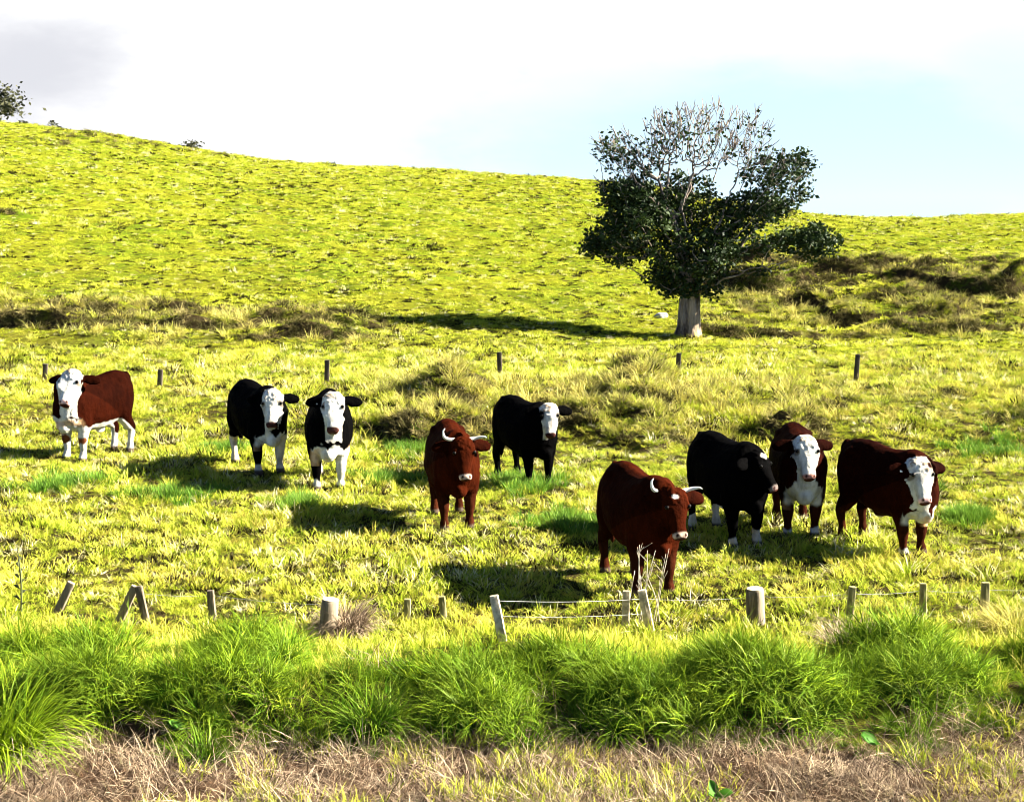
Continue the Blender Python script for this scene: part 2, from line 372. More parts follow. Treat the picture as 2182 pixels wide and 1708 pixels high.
def build_grass():
    # grazed paddock
    P = [tuft('field_tuft_a%d' % i, 60, .15, .05, .15, .2, 1.1, .9, .011, M['field'], 100 + i) for i in range(6)]
    P += [tuft('field_tuft_b%d' % i, 46, .11, .06, .14, .2, 1.1, .7, .014, M['gap_shade'], 110 + i) for i in range(2)] + [tuft('field_tuft_c%d' % i, 26, .12, .08, .19, .2, 1.2, 1.2, .010, M['pale'], 114 + i) for i in range(2)]
    x, y = sample(12.8, 36, lambda v: 56 * (20 / np.maximum(v, 16)) ** .6)
    keep = ~((y < 13.6) & (rng.uniform(size=len(y)) < (13.6 - y) / .8)); x, y = x[keep], y[keep]
    keep = (slope_y(x, y) < .5) | (rng.uniform(size=len(x)) < .3); x, y = x[keep], y[keep]
    s = rng.uniform(.6, 1.25, len(x)) * (1 + .35 * vn2(x * .7, y * .7, 71) + .35 * vn2(x * 2.2, y * 1.8, 72)) * np.interp(y, [14, 36], [.9, 1.15])
    pts, ro, sc, ix = place(x, y, s, s * rng.uniform(.55, 1.15, len(x)), .2, 6)
    q = rng.uniform(size=len(x)); dk = .19 + .16 * vn2(x * 1.7, y * 1.4, 171) + .12 * vn2(x * .5, y * .5, 172)
    ix = np.where(q < dk, 6 + ix % 2, np.where(q > .88, 8 + ix % 2, ix))
    scatter('paddock_grass', P, pts, ro, sc, ix, 'short grazed yellow green grass covering the paddock')
    # hill
    P = [tuft('hill_tuft_a%d' % i, 60, .34, .05, .15, .25, 1.2, .9, .026, M['hill'], 120 + i) for i in range(6)]
    P += [tuft('hill_tuft_b%d' % i, 50, .15, .05, .13, .2, 1.0, .8, .030, M['gap_shade'], 130 + i) for i in range(2)] + [tuft('hill_tuft_c%d' % i, 26, .26, .12, .27, .2, 1.2, 1.2, .022, M['pale'], 134 + i) for i in range(2)]
    x, y = sample(34, 122, lambda v: 24 * (34 / v) ** .95, .44)
    keep = (slope_y(x, y) < .42) | (rng.uniform(size=len(x)) < .12); x, y = x[keep], y[keep]
    s = rng.uniform(.45, 1.2, len(x)) * np.interp(y, [34, 122], [.62, 1.15]) * (1 + .45 * vn2(x * 1.1, y * .7, 74))
    pts, ro, sc, ix = place(x, y, s, s * rng.uniform(.5, 1.2, len(x)), .2, 6)
    q = rng.uniform(size=len(x)); dk = .19 + .10 * vn2(x * .9, y * .5, 173) + .08 * vn2(x * .15, y * .12, 174)
    ix = np.where(q < dk, 6 + ix % 2, np.where(q > .90, 8 + ix % 2, ix)); sc[:, 0] *= np.where(q < dk, 1.5, 1); sc[:, 1] *= np.where(q < dk, .7, 1); sc[:, 2] *= np.where(q < dk, 1.25, 1); sc[:, :2] *= np.where(q > .90, .6, 1)[:, None]
    ro[:, 2] = np.where(q < dk, rng.normal(0, .25, len(x)), ro[:, 2])
    scatter('hill_grass', P, pts, ro, sc, ix, 'short yellow green grass covering the hill')
    # grass hanging over the steep risers, its colour darkened to act as shade
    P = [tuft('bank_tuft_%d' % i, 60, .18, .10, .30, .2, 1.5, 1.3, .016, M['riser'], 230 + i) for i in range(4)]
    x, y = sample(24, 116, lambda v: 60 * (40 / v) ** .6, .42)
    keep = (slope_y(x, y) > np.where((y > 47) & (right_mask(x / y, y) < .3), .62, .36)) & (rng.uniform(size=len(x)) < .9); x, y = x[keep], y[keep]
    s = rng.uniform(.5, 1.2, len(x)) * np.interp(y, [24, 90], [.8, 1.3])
    scatter('bank_grass', P, *place(x, y, s, s, .35, 4), 'brownish grass, coloured darker for shade, on the steep faces of the hillside steps')
    # rough tussocks on the banks
    P = [tuft('rough_tuft', 60, .16, .18, .42, .15, 1.0, 1.3, .014, M['rough'], 140 + i) for i in range(5)]
    P += [tuft('rough_tuft_dark%d' % i, 50, .15, .10, .30, .2, 1.2, 1.0, .014, M['gap_shade'], 150 + i) for i in range(2)]
    x, y = sample(24, 76, lambda v: 26 * (30 / v) ** 1.0, .42); u = x / y
    bk = bank_mask(u, y); w = np.maximum.reduce([bk * (.45 + .55 * ss(-.1, .5, vn2(x * .8 + 3, y * .65, 21))), left_mask(u, y) * .4, right_mask(u, y) * .3,
                           .03 * ss(24, 30, y) * (1 - ss(36, 40, y))])
    w = w * np.maximum(ss(-.35, .25, fbm(x * .5, y * .5, 3, 77)), bk * .8) * np.where(slope_y(x, y) > .42, .35, 1)
    keep = rng.uniform(size=len(x)) < w; x, y = x[keep], y[keep]
    s = rng.uniform(.5, 1.25, len(x)) * np.interp(y, [24, 76], [.95, 1.35])
    scatter('rough_grass', P, *place(x, y, s, s * rng.uniform(.7, 1.1, len(x)), .2, 7), 'coarse straw coloured tussock grass along the banks')
    # dung-patch clumps in the paddock (px of the photograph -> place on the ground)
    P = [tuft('clump_tuft', 55, .12, .10, .26, .05, .8, .8, .011, M['patch'], 160 + i) for i in range(4)]
    X = []; Y = []
    for px, py, rx, ry, n in ((1120, 1032, .55, .45, 90), (2065, 1105, .28, .2, 50), (140, 1035, .5, .3, 60), (370, 1055, .6, .3, 60), (1230, 1120, .7, .4, 70),
                              (900, 960, .8, .4, 60), (480, 960, .5, .3, 40), (1900, 1030, .6, .4, 40), (2120, 960, .8, .5, 40), (640, 1075, .4, .25, 30), (830, 1025, .6, .3, 45)):
        p = hit(px, py); a = rng.normal(0, .5, (n, 2)); X += list(p[0] + a[:, 0] * rx); Y += list(p[1] + a[:, 1] * ry * 1.6)
    x, y = np.array(X), np.array(Y); s = rng.uniform(.6, 1.1, len(x))
    scatter('lush_clumps', P, *place(x, y, s, s, .1, 4), 'darker lush green grass clumps in the grazed paddock')
    # long roadside grass
    P = [tuft('long_tuft', 62, .11, .28, .62, .05, .85, 1.9, .0095, M['lush'], 180 + i) for i in range(7)]
    x, y = sample(10.3, 13.9, lambda v: 84 + 0 * v, .45)
    edge = 10.95 + .5 * vn2(x * .9, x * 0, 81) + .2 * vn2(x * 2.3, x * 0 + 2, 82)
    top = 13.0 - 1.15 * ss(-.17, -.11, x / y) + .5 * ss(.26, .32, x / y) + .35 * vn2(x * .7, x * 0 + 4, 83)
    mo = np.maximum(0, vn2(x * .75 + 11, y * .55 + 4, 61) + .3)
    pr = ss(-.25, .2, y - edge) * (1 - ss(-.5, .5, y - top)) * (.72 + .28 * ss(0, .5, mo))
    keep = rng.uniform(size=len(x)) < pr; x, y, mo = x[keep], y[keep], mo[keep]
    s = rng.uniform(.55, 1.05, len(x)) * (.36 + .22 * np.clip(mo, 0, 1))
    pts, ro, sc, ix = place(x, y, s, s, .35, 7)
    # overgrown crowns: blades leaning out of a common heart
    cp, cr, cs = [], [], []
    for row, (yc, nc, ra, rb, ma) in enumerate(((11.1, 7, .34, .62, 92), (11.6, 8, .30, .52, 62), (12.25, 11, .25, .42, 38))):
        for k in range(nc):
            cy = yc + rng.normal(0, .16); cx = (-.45 + .90 * (k + .5 * (row % 2) + rng.uniform(-.3, .3)) / nc) * cy
            if row == 2 and -.14 < cx / cy < .27: continue
            RR = rng.uniform(ra, rb); m = int(ma * (RR / rb) ** 2 * rng.uniform(.9, 1.1)); q = RR * np.sqrt(rng.uniform(size=m)); ph = rng.uniform(0, 6.283, m)
            X, Y = cx + q * np.cos(ph) * 1.3, cy + q * np.sin(ph) * .62
            dome = .36 * RR * (1 - (q / RR) ** 2)
            cp.append(np.stack([X, Y, terrain(X, Y) + dome], -1)); til = q / RR * rng.uniform(.4, 1.1, m)
            cr.append(np.stack([0 * q, til, ph], -1)); big = rng.uniform(.66, 1.0)
            cs.append(np.repeat((big * rng.uniform(.75, 1.15, m) * (1.05 - .2 * q / RR))[:, None], 3, 1))
    pts = np.concatenate([pts] + cp); ro = np.concatenate([ro] + cr); sc = np.concatenate([sc] + cs); ix = rng.integers(0, 7, len(pts))
    scatter('long_roadside_grass', P, pts, ro, sc, ix, 'long lush green grass on the roadside mounds')
    # mown dead straw in front
    P = [tuft('straw_tuft', 70, .17, .08, .34, .6, 1.55, .7, .0055, M['straw'], 200 + i, 1.0) for i in range(6)]
    x, y = sample(8.3, 11.9, lambda v: 58 + 0 * v, .47)
    keep = rng.uniform(size=len(x)) < 1 - .93 * ss(-.15, .55, y - (10.85 + .35 * vn2(x * .9, x * 0, 81) + .25 * vn2(x * 2.1, y * 2.1, 84))); x, y = x[keep], y[keep]
    s = rng.uniform(.6, 1.15, len(x))
    scatter('dead_roadside_grass', P, *place(x, y, s, s, .3, 6), 'mown brown dead grass at the road edge')
    # small green sprouts through the straw
    P = [tuft('sprout_tuft', 40, .10, .06, .17, .1, .9, .9, .008, M['field'], 220 + i) for i in range(3)]
    x, y = sample(9.2, 13.9, lambda v: 40 + 0 * v, .45)
    w = np.where(y < 11.3, .85 * ss(.06, .34, fbm(x * .9, y * .9, 3, 88)), .45 + .5 * ss(11.7, 12.3, y))
    keep = rng.uniform(size=len(x)) < w; x, y = x[keep], y[keep]; s = rng.uniform(.7, 1.4, len(x))
    scatter('verge_sprouts', P, *place(x, y, s, s, .2, 3), 'yellow green grass sprouting between the long grass and the straw')
build_grass()

# ------------------------------------------------------------------ cattle
def loft(V, F, rings):
    """rings: list of (m,3) arrays -> closed skin"""
    k = len(V); m = len(rings[0])
    for r in rings: V.extend(r)
    for i in range(len(rings) - 1):
        for j in range(m):
            a = k + i * m + j; b = k + i * m + (j + 1) % m
            F.append((a, b, b + m, a + m))
    c0 = len(V); V.append(rings[0].mean(0)); V.append(rings[-1].mean(0)); e = k + (len(rings) - 1) * m
    for j in range(m):
        F.append((k + (j + 1) % m, k + j, c0)); F.append((e + j, e + (j + 1) % m, c0 + 1))
def tube(V, F, pts, rad, m=12, lat=None):
    """tapered limb through pts; rad: radius or (across, along) pairs"""
    pts = [np.array(p, float) for p in pts]; P = []; Rr = []
    n = len(pts)
    for i in range(n - 1):                     # Catmull-Rom in between
        p0, p1, p2, p3 = pts[max(i - 1, 0)], pts[i], pts[i + 1], pts[min(i + 2, n - 1)]
        for t in np.linspace(0, 1, 5)[:-1]:
            P.append(.5 * (2 * p1 + (p2 - p0) * t + (2 * p0 - 5 * p1 + 4 * p2 - p3) * t**2 + (3 * p1 - p0 - 3 * p2 + p3) * t**3))
            r1 = np.array(rad[i]) * np.ones(2); r2 = np.array(rad[i + 1]) * np.ones(2); tt = t * t * (3 - 2 * t)
            Rr.append(r1 * (1 - tt) + r2 * tt)
    P.append(pts[-1]); Rr.append(np.array(rad[-1]) * np.ones(2))
    rings = []; lat = np.array([0, 1, 0.]) if lat is None else np.array(lat, float)
    for i in range(len(P)):
        d = P[min(i + 1, len(P) - 1)] - P[max(i - 1, 0)]; d = d / np.linalg.norm(d)
        s = lat - d * np.dot(lat, d); s = s / np.linalg.norm(s); f = np.cross(d, s)
        a = np.linspace(0, 2 * math.pi, m, endpoint=False)
        rings.append(P[i] + np.outer(np.cos(a), s) * Rr[i][0] + np.outer(np.sin(a), f) * Rr[i][1])
    loft(V, F, rings)
def ellipsoid(V, F, c, r, m=12):
    rings = []
    for t in np.linspace(-.97, .97, 9):
        q = math.sqrt(1 - t * t); a = np.linspace(0, 2 * math.pi, m, endpoint=False)
        rings.append(np.stack([c[0] + r[0] * t + 0 * a, c[1] + r[1] * q * np.cos(a), c[2] + r[2] * q * np.sin(a)], -1))
    loft(V, F, rings)

def coat_mat():
    m, T, out = mat_new('cattle_coat')
    c = T.add('ShaderNodeVertexColor', layer_name='coat').outputs[0]
    co = T.add('ShaderNodeTexCoord').outputs['Object']
    n = T.noise(co, 40, 4, .7); n2 = T.noise(T.vm('MULTIPLY', co, (1, 1, .35)), 14, 3, .6)
    n3 = T.noise(co, 3.5, 4, .6)
    c2 = T.mix(T.math('MULTIPLY', T.smooth(T.math('ADD', n2, T.math('SUBTRACT', n3, .5)), .3, .75), .6), c, T.mix(.65, c, (0, 0, 0)))
    b = T.add('ShaderNodeBump'); b.inputs['Strength'].default_value = .55; b.inputs['Distance'].default_value = .02; T.put(b.inputs['Height'], T.math('ADD', n, n2))
    p = T.add('ShaderNodeBsdfPrincipled'); T.put(p.inputs['Base Color'], c2); T.put(p.inputs['Normal'], b.outputs[0])
    p.inputs['Roughness'].default_value = .8; p.inputs['Specular IOR Level'].default_value = .006
    T.l.new(p.outputs[0], out.inputs[0]); return m
M['coat'] = coat_mat()
BLACK, RED = (.0007, .0006, .0006), (.021, .0031, .0006)
WHITE, CREAM = (.42, .40, .345), (.42, .36, .26)
BAY = (.0125, .0019, .0005)

XS = .86                                       # short-coupled beef build
def cow(feet, heading, scale, head_px, head_yaw, head_pitch, label, style, front_off=None, leg=(0, 0, 0, 0), hs=1.0):
    """feet: pixel of the ground between the front feet; heading/head_yaw: degrees, 0 = towards the road, + = to the right"""
    g = hit(*feet); th = R(heading)
    fwd = np.array([math.sin(th), -math.cos(th), 0]); left = np.array([math.cos(th), math.sin(th), 0])   # +Y of the animal
    org = g - fwd * .56 * XS * scale
    org[2] = float(terrain(org[0], org[1]))
    slope = float(terrain(*(org + fwd * .55 * scale)[:2]) - terrain(*(org - fwd * .65 * scale)[:2])) / 1.2
    rz = math.atan2(fwd[1], fwd[0])
    def to_world(p): return org + scale * (fwd * p[0] + left * p[1] + np.array([0, 0, p[2]]))
    def to_local(w): d = (np.asarray(w) - org) / scale; return np.array([d @ fwd, d @ left, d[2]])
    V = []; F = []
    # trunk
    st = [(-.90, 1.17, .98, .07), (-.86, 1.25, .84, .17), (-.76, 1.325, .66, .255), (-.60, 1.365, .58, .305), (-.42, 1.365, .55, .325), (-.18, 1.325, .49, .35), (.10, 1.305, .445, .365),
          (.34, 1.325, .45, .345), (.52, 1.365, .46, .315), (.66, 1.345, .48, .285), (.78, 1.25, .52, .235), (.88, 1.12, .60, .17), (.93, 1.0, .72, .09)]
    a = np.linspace(0, 2 * math.pi, 20, endpoint=False); rings = []
    for x, zt, zb, w in st:
        ca, sa = np.cos(a), np.sin(a)
        yy = np.sign(ca) * np.abs(ca) ** .85 * w; zm = zb + (zt - zb) * .46
        zz = zm + np.where(sa > 0, (zt - zm) * np.abs(sa) ** .95, -(zm - zb) * np.abs(sa) ** .8)
        yy = yy * np.where(sa > .3, 1 - .28 * (np.abs(sa) - .3) / .7, 1)
        rings.append(np.stack([x + 0 * yy, yy, zz], -1))
    loft(V, F, rings)
    for s in (1, -1): ellipsoid(V, F, (-.50, s * .18, 1.185), (.16, .075, .09))          # hip bones
    ellipsoid(V, F, (.78, 0, .575), (.17, .12, .13))                                      # brisket
    for s in (1, -1):
        f = leg[0 if s > 0 else 1]; h = leg[2 if s > 0 else 3]
        tube(V, F, [(.52, s * .19, .98), (.50 + f * .2, s * .20, .68), (.545 + f * .6, s * .18, .375), (.54 + f, s * .175, .16), (.55 + f, s * .175, .095), (.585 + f, s * .175, -.01)],
             [(.125, .23), (.12, .17), (.082, .090), (.049, .055), (.064, .070), (.074, .090)])
        tube(V, F, [(-.55, s * .17, 1.02), (-.50 + h * .1, s * .205, .74), (-.60 + h * .4, s * .195, .54), (-.735 + h * .8, s * .185, .415), (-.70 + h, s * .18, .20), (-.69 + h, s * .18, .10), (-.65 + h, s * .18, -.01)],
             [(.14, .27), (.14, .225), (.092, .13), (.066, .092), (.049, .055), (.064, .070), (.074, .090)])
    tube(V, F, [(-.84, 0, 1.27), (-.93, 0, 1.2), (-.955, 0, .95), (-.94, 0, .62), (-.935, 0, .45)], [.06, .045, .033, .028, .02], 8)
    ellipsoid(V, F, (-.935, 0, .42), (.045, .045, .13), 8)
    ellipsoid(V, F, (-.12, 0, .45), (.13, .045, .08))                                     # sheath
    V = [np.array(v) * (XS, 1, 1) for v in V]
    # head: placed in the direction the photo shows it, near its natural reach
    hy = R(head_yaw); HL = .50 * hs
    hf = np.array([math.sin(hy), -math.cos(hy), 0]); pit = R(head_pitch)
    aW = hf * math.cos(pit) + np.array([0, 0, -math.sin(pit)]); nW = hf * math.sin(pit) + np.array([0, 0, math.cos(pit)])
    nat = to_world((.84, 0, 1.22)) + (hf - fwd) * .22 * scale
    rd = ray(*head_px); rd = rd / np.linalg.norm(rd); o0 = np.array([0, 0, CAM_H]); hc = o0 + rd * ((nat - o0) @ rd)   # centre of the face
    loc = lambda v: np.array([v @ fwd, v @ left, v[2]])
    A = loc(aW); N = loc(nW); Sd = np.cross(N, A); Sd /= np.linalg.norm(Sd)       # Sd: animal's left
    Pp = to_local(hc) - A * HL * .48 - N * .05 * hs                                # poll
    hst = [(-.07, .060, .03, -.09), (.0, .105, .07, -.14), (.10, .132, .095, -.19), (.24, .145, .095, -.23), (.37, .140, .080, -.25), (.50, .112, .064, -.235), (.64, .088, .054, -.185),
           (.78, .076, .050, -.145), (.88, .082, .052, -.13), (.95, .080, .042, -.12), (1.01, .058, .012, -.09)]
    a = np.linspace(0, 2 * math.pi, 18, endpoint=False); rings = []
    for t, w, fr, bk in hst:
        ca, sa = np.cos(a), np.sin(a); mid = fr - .42 * (fr - bk)
        lat = np.sign(ca) * np.abs(ca) ** .8 * w * hs; nn = np.where(sa > 0, mid + (fr - mid) * np.abs(sa) ** .7, mid + (mid - bk) * -np.abs(sa)) * hs
        lat = lat * np.where(sa < 0, 1 - .35 * np.abs(sa), 1)
        rings.append(Pp + np.outer(lat, Sd) + np.outer(nn, N) + A * t * HL)
    loft(V, F, rings)
    for s in (1, -1):
        ellipsoid(V, F, Pp + A * HL * .33 + Sd * s * .112 * hs + N * .035 * hs, (.04, .04, .04), 8)   # brow
        # ears
        e0 = Pp + A * .10 * HL + Sd * s * .10 * hs - N * .06 * hs; ed = Sd * s + .10 * A - .18 * N; ed /= np.linalg.norm(ed)
        pts = [e0 + ed * q * hs for q in (0, .05, .13, .21, .265)]
        tube(V, F, pts, [(.042, .036), (.070, .036), (.092, .034), (.076, .030), (.028, .018)], 10, lat=A)
    hb = Pp + A * .22 * HL - N * .12 * hs
    n0 = np.array([.36, 0, .98]); n1 = np.array([.61, 0, 1.08]) * .62 + hb * .38
    tube(V, F, [n0, n1, n1 * .35 + hb * .65, hb], [(.28, .36), (.225, .30), (.155, .225), (.115, .15)], 16)
    tube(V, F, [hb + A * .1 - N * .05, n1 * .5 + hb * .5 + np.array([.05, 0, -.22]), np.array([.72, 0, .70])], [(.04, .07), (.035, .10), (.07, .10)], 10)   # dewlap
    V = np.array(V, float)
    V[:, 2] += np.where(V[:, 2] < 1.0, slope * (V[:, 0]) * np.clip((1.0 - V[:, 2]) / .6, 0, 1), 0)     # feet follow the slope
    # one continuous skin
    tmp = mesh('tmp', V * scale, F)
    md = tmp.modifiers.new('r', 'REMESH'); md.mode = 'VOXEL'; md.voxel_size = .0165 * scale
    m2 = tmp.modifiers.new('s', 'SMOOTH'); m2.iterations = 7; m2.factor = .5
    dg = bpy.context.evaluated_depsgraph_get(); me = bpy.data.meshes.new_from_object(tmp.evaluated_get(dg)); me.name = 'body'
    bpy.data.objects.remove(tmp)
    me.shade_smooth(); me.materials.clear(); me.materials.append(M['coat'])
    n = len(me.vertices); co = np.zeros(n * 3, np.float32); me.vertices.foreach_get('co', co); Q = co.reshape(-1, 3).astype(float) / scale
    no = np.zeros(n * 3, np.float32); me.vertices.foreach_get('normal', no); no = no.reshape(-1, 3)
    rel = Q - Pp; t = rel @ A / HL; s = rel @ Sd / hs; nn = rel @ N / hs
    sd_ = hash(label) % 97 if False else (len(label) * 13) % 97
    nz = vn(Q[:, 0] * 9, Q[:, 1] * 9, Q[:, 2] * 9, sd_) * .6 + vn(Q[:, 0] * 22, Q[:, 1] * 22, Q[:, 2] * 22, sd_ + 5) * .4
    curl = vn(Q[:, 0] * 34, Q[:, 1] * 34, Q[:, 2] * 34, sd_ + 9)
    ear = (np.abs(s) > .140 + .01 * nz) & (t < .36) & (nn < .06)
    head = (t > -.10 + .03 * nz) & (t < 1.2) & (np.abs(s) < .012 + np.interp(t, [-.1, 0, .1, .24, .37, .5, .64, .78, 1], [.10, .118, .142, .154, .150, .124, .100, .090, .095])) & (nn > np.interp(t, [0, .3, .5, 1], [-.07, -.09, -.16, -.17]) + .07 * nz) & (nn < .2)
    # ragged skin: curls on the forehead, slight roughness elsewhere
    Q2 = Q + no * ((.012 * curl * ((t < .32) & head & ~ear)) + .0035 * vn(Q[:, 0] * 26, Q[:, 1] * 26, Q[:, 2] * 26, 3) + .011 * vn(Q[:, 0] * 4.2, Q[:, 1] * 4.2, Q[:, 2] * 4.2, sd_ + 40) * (Q[:, 2] > .5) * ~head)[:, None]
    me.vertices.foreach_set('co', (Q2 * scale).astype(np.float32).ravel())
    base = {'black': BLACK, 'red': RED, 'bay': BAY}[style['base']]
    col = np.tile(np.array(base), (n, 1))
    def paint(mask, c):
        mask = np.clip(mask, 0, 1)[:, None] if mask.dtype != bool else mask.astype(float)[:, None]
        col[:] = col * (1 - mask) + np.array(c) * mask
    X, Yv, Z = Q[:, 0], Q[:, 1], Q[:, 2]; front = X > .3
    if style['base'] != 'black':
        paint(.8 * ss(.62, .36, Z + .06 * nz), (.030, .008, .003))               # darker lower legs
    if style.get('chest'):
        cw = style['chest']
        lobe = .10 * np.abs(np.sin(Yv * 14)) - .09
        paint(ss(.0, .03, cw + lobe - Z + .07 * nz) * ss(.40, .46, X + .05 * nz + .5 * (.5 - Z) * (Z < .5)) * ss(.26, .22, np.abs(Yv) + .03 * nz) * ss(.40, .46, Z + .05 * nz) * ~head, WHITE)
        paint(.75 * ss(.05, .5, vn(X * 5, Yv * 5, Z * 5, sd_ + 31)) * ss(.0, .03, cw + lobe - .03 - Z + .06 * nz) * (X > .5) * (Z > .36) * ~head, (.42, .25, .12))
    if style.get('belly'): paint(ss(.0, .03, style['belly'] - Z + .03 * nz) * (X < .42) * (X > -.48) * (np.abs(Yv) < .3), CREAM)
    for key, sx, sy in (('fl', 1, 1), ('fr', 1, -1), ('hl', -1, 1), ('hr', -1, -1)):
        lv = style.get(key)
        if lv: paint(ss(.0, .03, lv - Z + .05 * nz) * ((X > 0) == (sx > 0)) * ((Yv > 0) == (sy > 0)), CREAM if style.get('dirty') else WHITE)
    if style.get('knee'): paint(ss(.08, .05, np.abs(Z - .35) + .06 * nz + .9 * np.maximum(0, .50 - X)) * front * (Z < .5), (.11, .035, .012))
    paint(ss(.085, .05, Z), (.055, .04, .028))                                        # hooves, mud
    if style.get('crest'): paint(ss(.0, .05, style['crest'] - np.abs(Yv)) * (no[:, 2] > .5) * (X > .1) * (X < .75), WHITE)
    if style.get('face'):
        paint(head & ~ear, WHITE)
        paint(.8 * ss(.15, .55, curl + .3 * nz) * ((t < .32) & head & ~ear), (.16, .095, .045)); paint(.45 * ss(.0, .6, vn(Q[:, 0] * 12, Q[:, 1] * 12, Q[:, 2] * 12, sd_ + 61)) * head * ~ear, (.24, .18, .11))
        for q in (1, -1): paint(.8 * ss(.040, .015, np.hypot((t - .37) * .42, s - q * .118) + .012 * nz) * head, (.05, .03, .018))
        if style.get('throat'): paint((t > .2) & (t < 1.1) & (np.abs(s) < .10) & (nn > -.27 + .05 * nz) & ~ear, WHITE)
        if 'patch' in style:
            pt, ps, pr = style['patch']; paint(ss(pr, pr * .6, np.hypot((t - pt) * .5, s - ps) + .02 * nz) * head, base)
    if style.get('fleck'):
        ft, fs, fr_ = style['fleck']; paint(ss(fr_, fr_ * .7, np.hypot((t - ft) * .5 * 1.5, s - fs) + .03 * nz) * head, WHITE)
    paint(ear, tuple(np.array(base) * (.55 if style['base'] != 'black' else 1)))
    # muzzle, nostrils, mouth
    mz = style.get('muzzle', (.55, .34, .28)); front_n = nn > -.03
    paint(ss(.86, .91, t + .03 * nz - .5 * np.maximum(0, np.abs(s) - .055)) * head * front_n * ss(1.03, .99, t), mz)
    for q in (.045, -.045): paint(ss(.020, .011, np.hypot((t - .935) * .45, s - q)) * head * front_n, (.03, .012, .01))
    paint(ss(.028, .012, np.abs(t - 1.0)) * head * (nn < .03) * (nn > -.075) * (np.abs(s) < .075), (.05, .018, .013))
    at = me.color_attributes.new('coat', 'FLOAT_COLOR', 'POINT'); at.data.foreach_set('color', np.concatenate([col, np.ones((n, 1))], 1).astype(np.float32).ravel())
    root = empty('cow', org, rz); tag(root, label, style.get('cat', 'cow'), 'cattle standing in the paddock')
    b = bpy.data.objects.new('body', me); C.objects.link(b); b.parent = root
    for q in (1, -1):                                                                  # eyes
        ev, ef = [], []; c = Pp + A * HL * .355 + Sd * q * .120 * hs + N * .050 * hs; ellipsoid(ev, ef, c, (.0225 * hs,) * 3, 10)
        mesh('eye', np.array(ev) * scale, ef, M['eye'], root)
    if style.get('horns'):
        for q in (1, -1):
            hv, hff = [], []; u = .185 if q * style['horns'] > 0 else .20
            h0 = Pp + A * .0 * HL + Sd * q * .085 * hs - N * .03 * hs
            if q < 0: pts = [h0, h0 + Sd * q * .075 - A * .012, h0 + Sd * q * .14 - A * .04 + N * .02, h0 + Sd * q * .155 - A * .11 + N * .05, h0 + Sd * q * .13 - A * .145 + N * .07]
            else: pts = [h0, h0 + Sd * q * .07 - A * .008, h0 + Sd * q * .14 - A * .015 + N * .03, h0 + Sd * q * .20 - A * .01 + N * .07, h0 + Sd * q * .225 + A * .01 + N * .09]
            tube(hv, hff, pts, [.027, .025, .020, .012, .005], 10, lat=N)
            mesh('horn', np.array(hv) * scale, hff, M['horn'], root)
    if style.get('tag'):
        q = style['tag']; c = Pp + A * .16 * HL + Sd * q * .20 * hs - N * .055 * hs; tv, tf = [], []
        tube(tv, tf, [c - A * .025, c, c + A * .03], [(.016, .004), (.02, .004), (.018, .004)], 8, lat=Sd)
        mesh('ear_tag', np.array(tv) * scale, tf, M['tag'], root)
    return root
def build_cattle():
    cow((160, 979), -28, 1.02, (143, 822), -8, 52, 'red and white cow holding its white face high, alone at the left edge', dict(base='bay', face=1, throat=1, chest=.80, belly=.52, fl=.60, fr=.45, hl=.62, hr=.5, knee=1, crest=.05), hs=1.22)
    cow((574, 1010), 30, 1.0, (579, 868), 3, 62, 'black cow with white face standing side-on left of its head-on black neighbour', dict(base='black', face=1, chest=.68, belly=.46, fl=.60, fr=.16, hl=.5, hr=.48, dirty=1, tag=-1, muzzle=(.03, .013, .011)), hs=1.12)
    cow((701, 1040), 6, 1.0, (709, 876), 3, 62, 'black cow with white face and chin standing head-on to the road', dict(base='black', face=1, throat=1, chest=.70, fl=.62, fr=.16, hl=.5, hr=.45, tag=-1, muzzle=(.05, .02, .016)), hs=1.16, leg=(.04, .10, 0, 0))
    cow((973, 1125), 10, .97, (990, 975), 14, 66, 'reddish brown horned cow with plain dark face, left of the black cow with eye patch', dict(base='red', horns=1, muzzle=(.50, .36, .28)), hs=1.12, leg=(0, .06, 0, .06))
    cow((1148, 1036), 28, .95, (1172, 893), 6, 62, 'black cow with white face and black eye patch, standing in a green clump', dict(base='black', face=1, patch=(.34, -.155, .105), muzzle=(.03, .012, .012)), hs=1.05)
    cow((1391, 1268), 17, .97, (1446, 1092), 16, 64, 'large brown horned cow with white forehead flecks, nearest of the herd to the fence', dict(base='red', horns=1, fleck=(.16, -.03, .045), muzzle=(.46, .33, .25)), hs=1.08, leg=(.05, -.05, .1, 0))
    cow((1586, 1162), 21, .97, (1636, 1000), 52, 56, 'black faced cow with a white forehead spot and pale hind legs, turned to the right', dict(base='black', fleck=(.15, 0, .06), fl=.24, fr=.15, hl=.55, hr=.55, dirty=1, muzzle=(.10, .08, .07)), hs=1.06)
    cow((1706, 1140), -3, .98, (1722, 972), 6, 62, 'red cow with white face and white chest blaze, half behind the black faced cow', dict(base='bay', face=1, throat=1, chest=.76, fl=.13, fr=.13, muzzle=(.30, .14, .11)), hs=1.12)
    cow((1940, 1181), 29, .955, (1968, 1022), 10, 62, 'dark red cow with white face and brisket, at the right end of the herd', dict(base='bay', face=1, chest=.66, fr=.13, belly=.42, patch=(.16, .085, .045), tag=-1, muzzle=(.62, .36, .32)), hs=1.1, leg=(0, .06, 0, 0))
build_cattle()

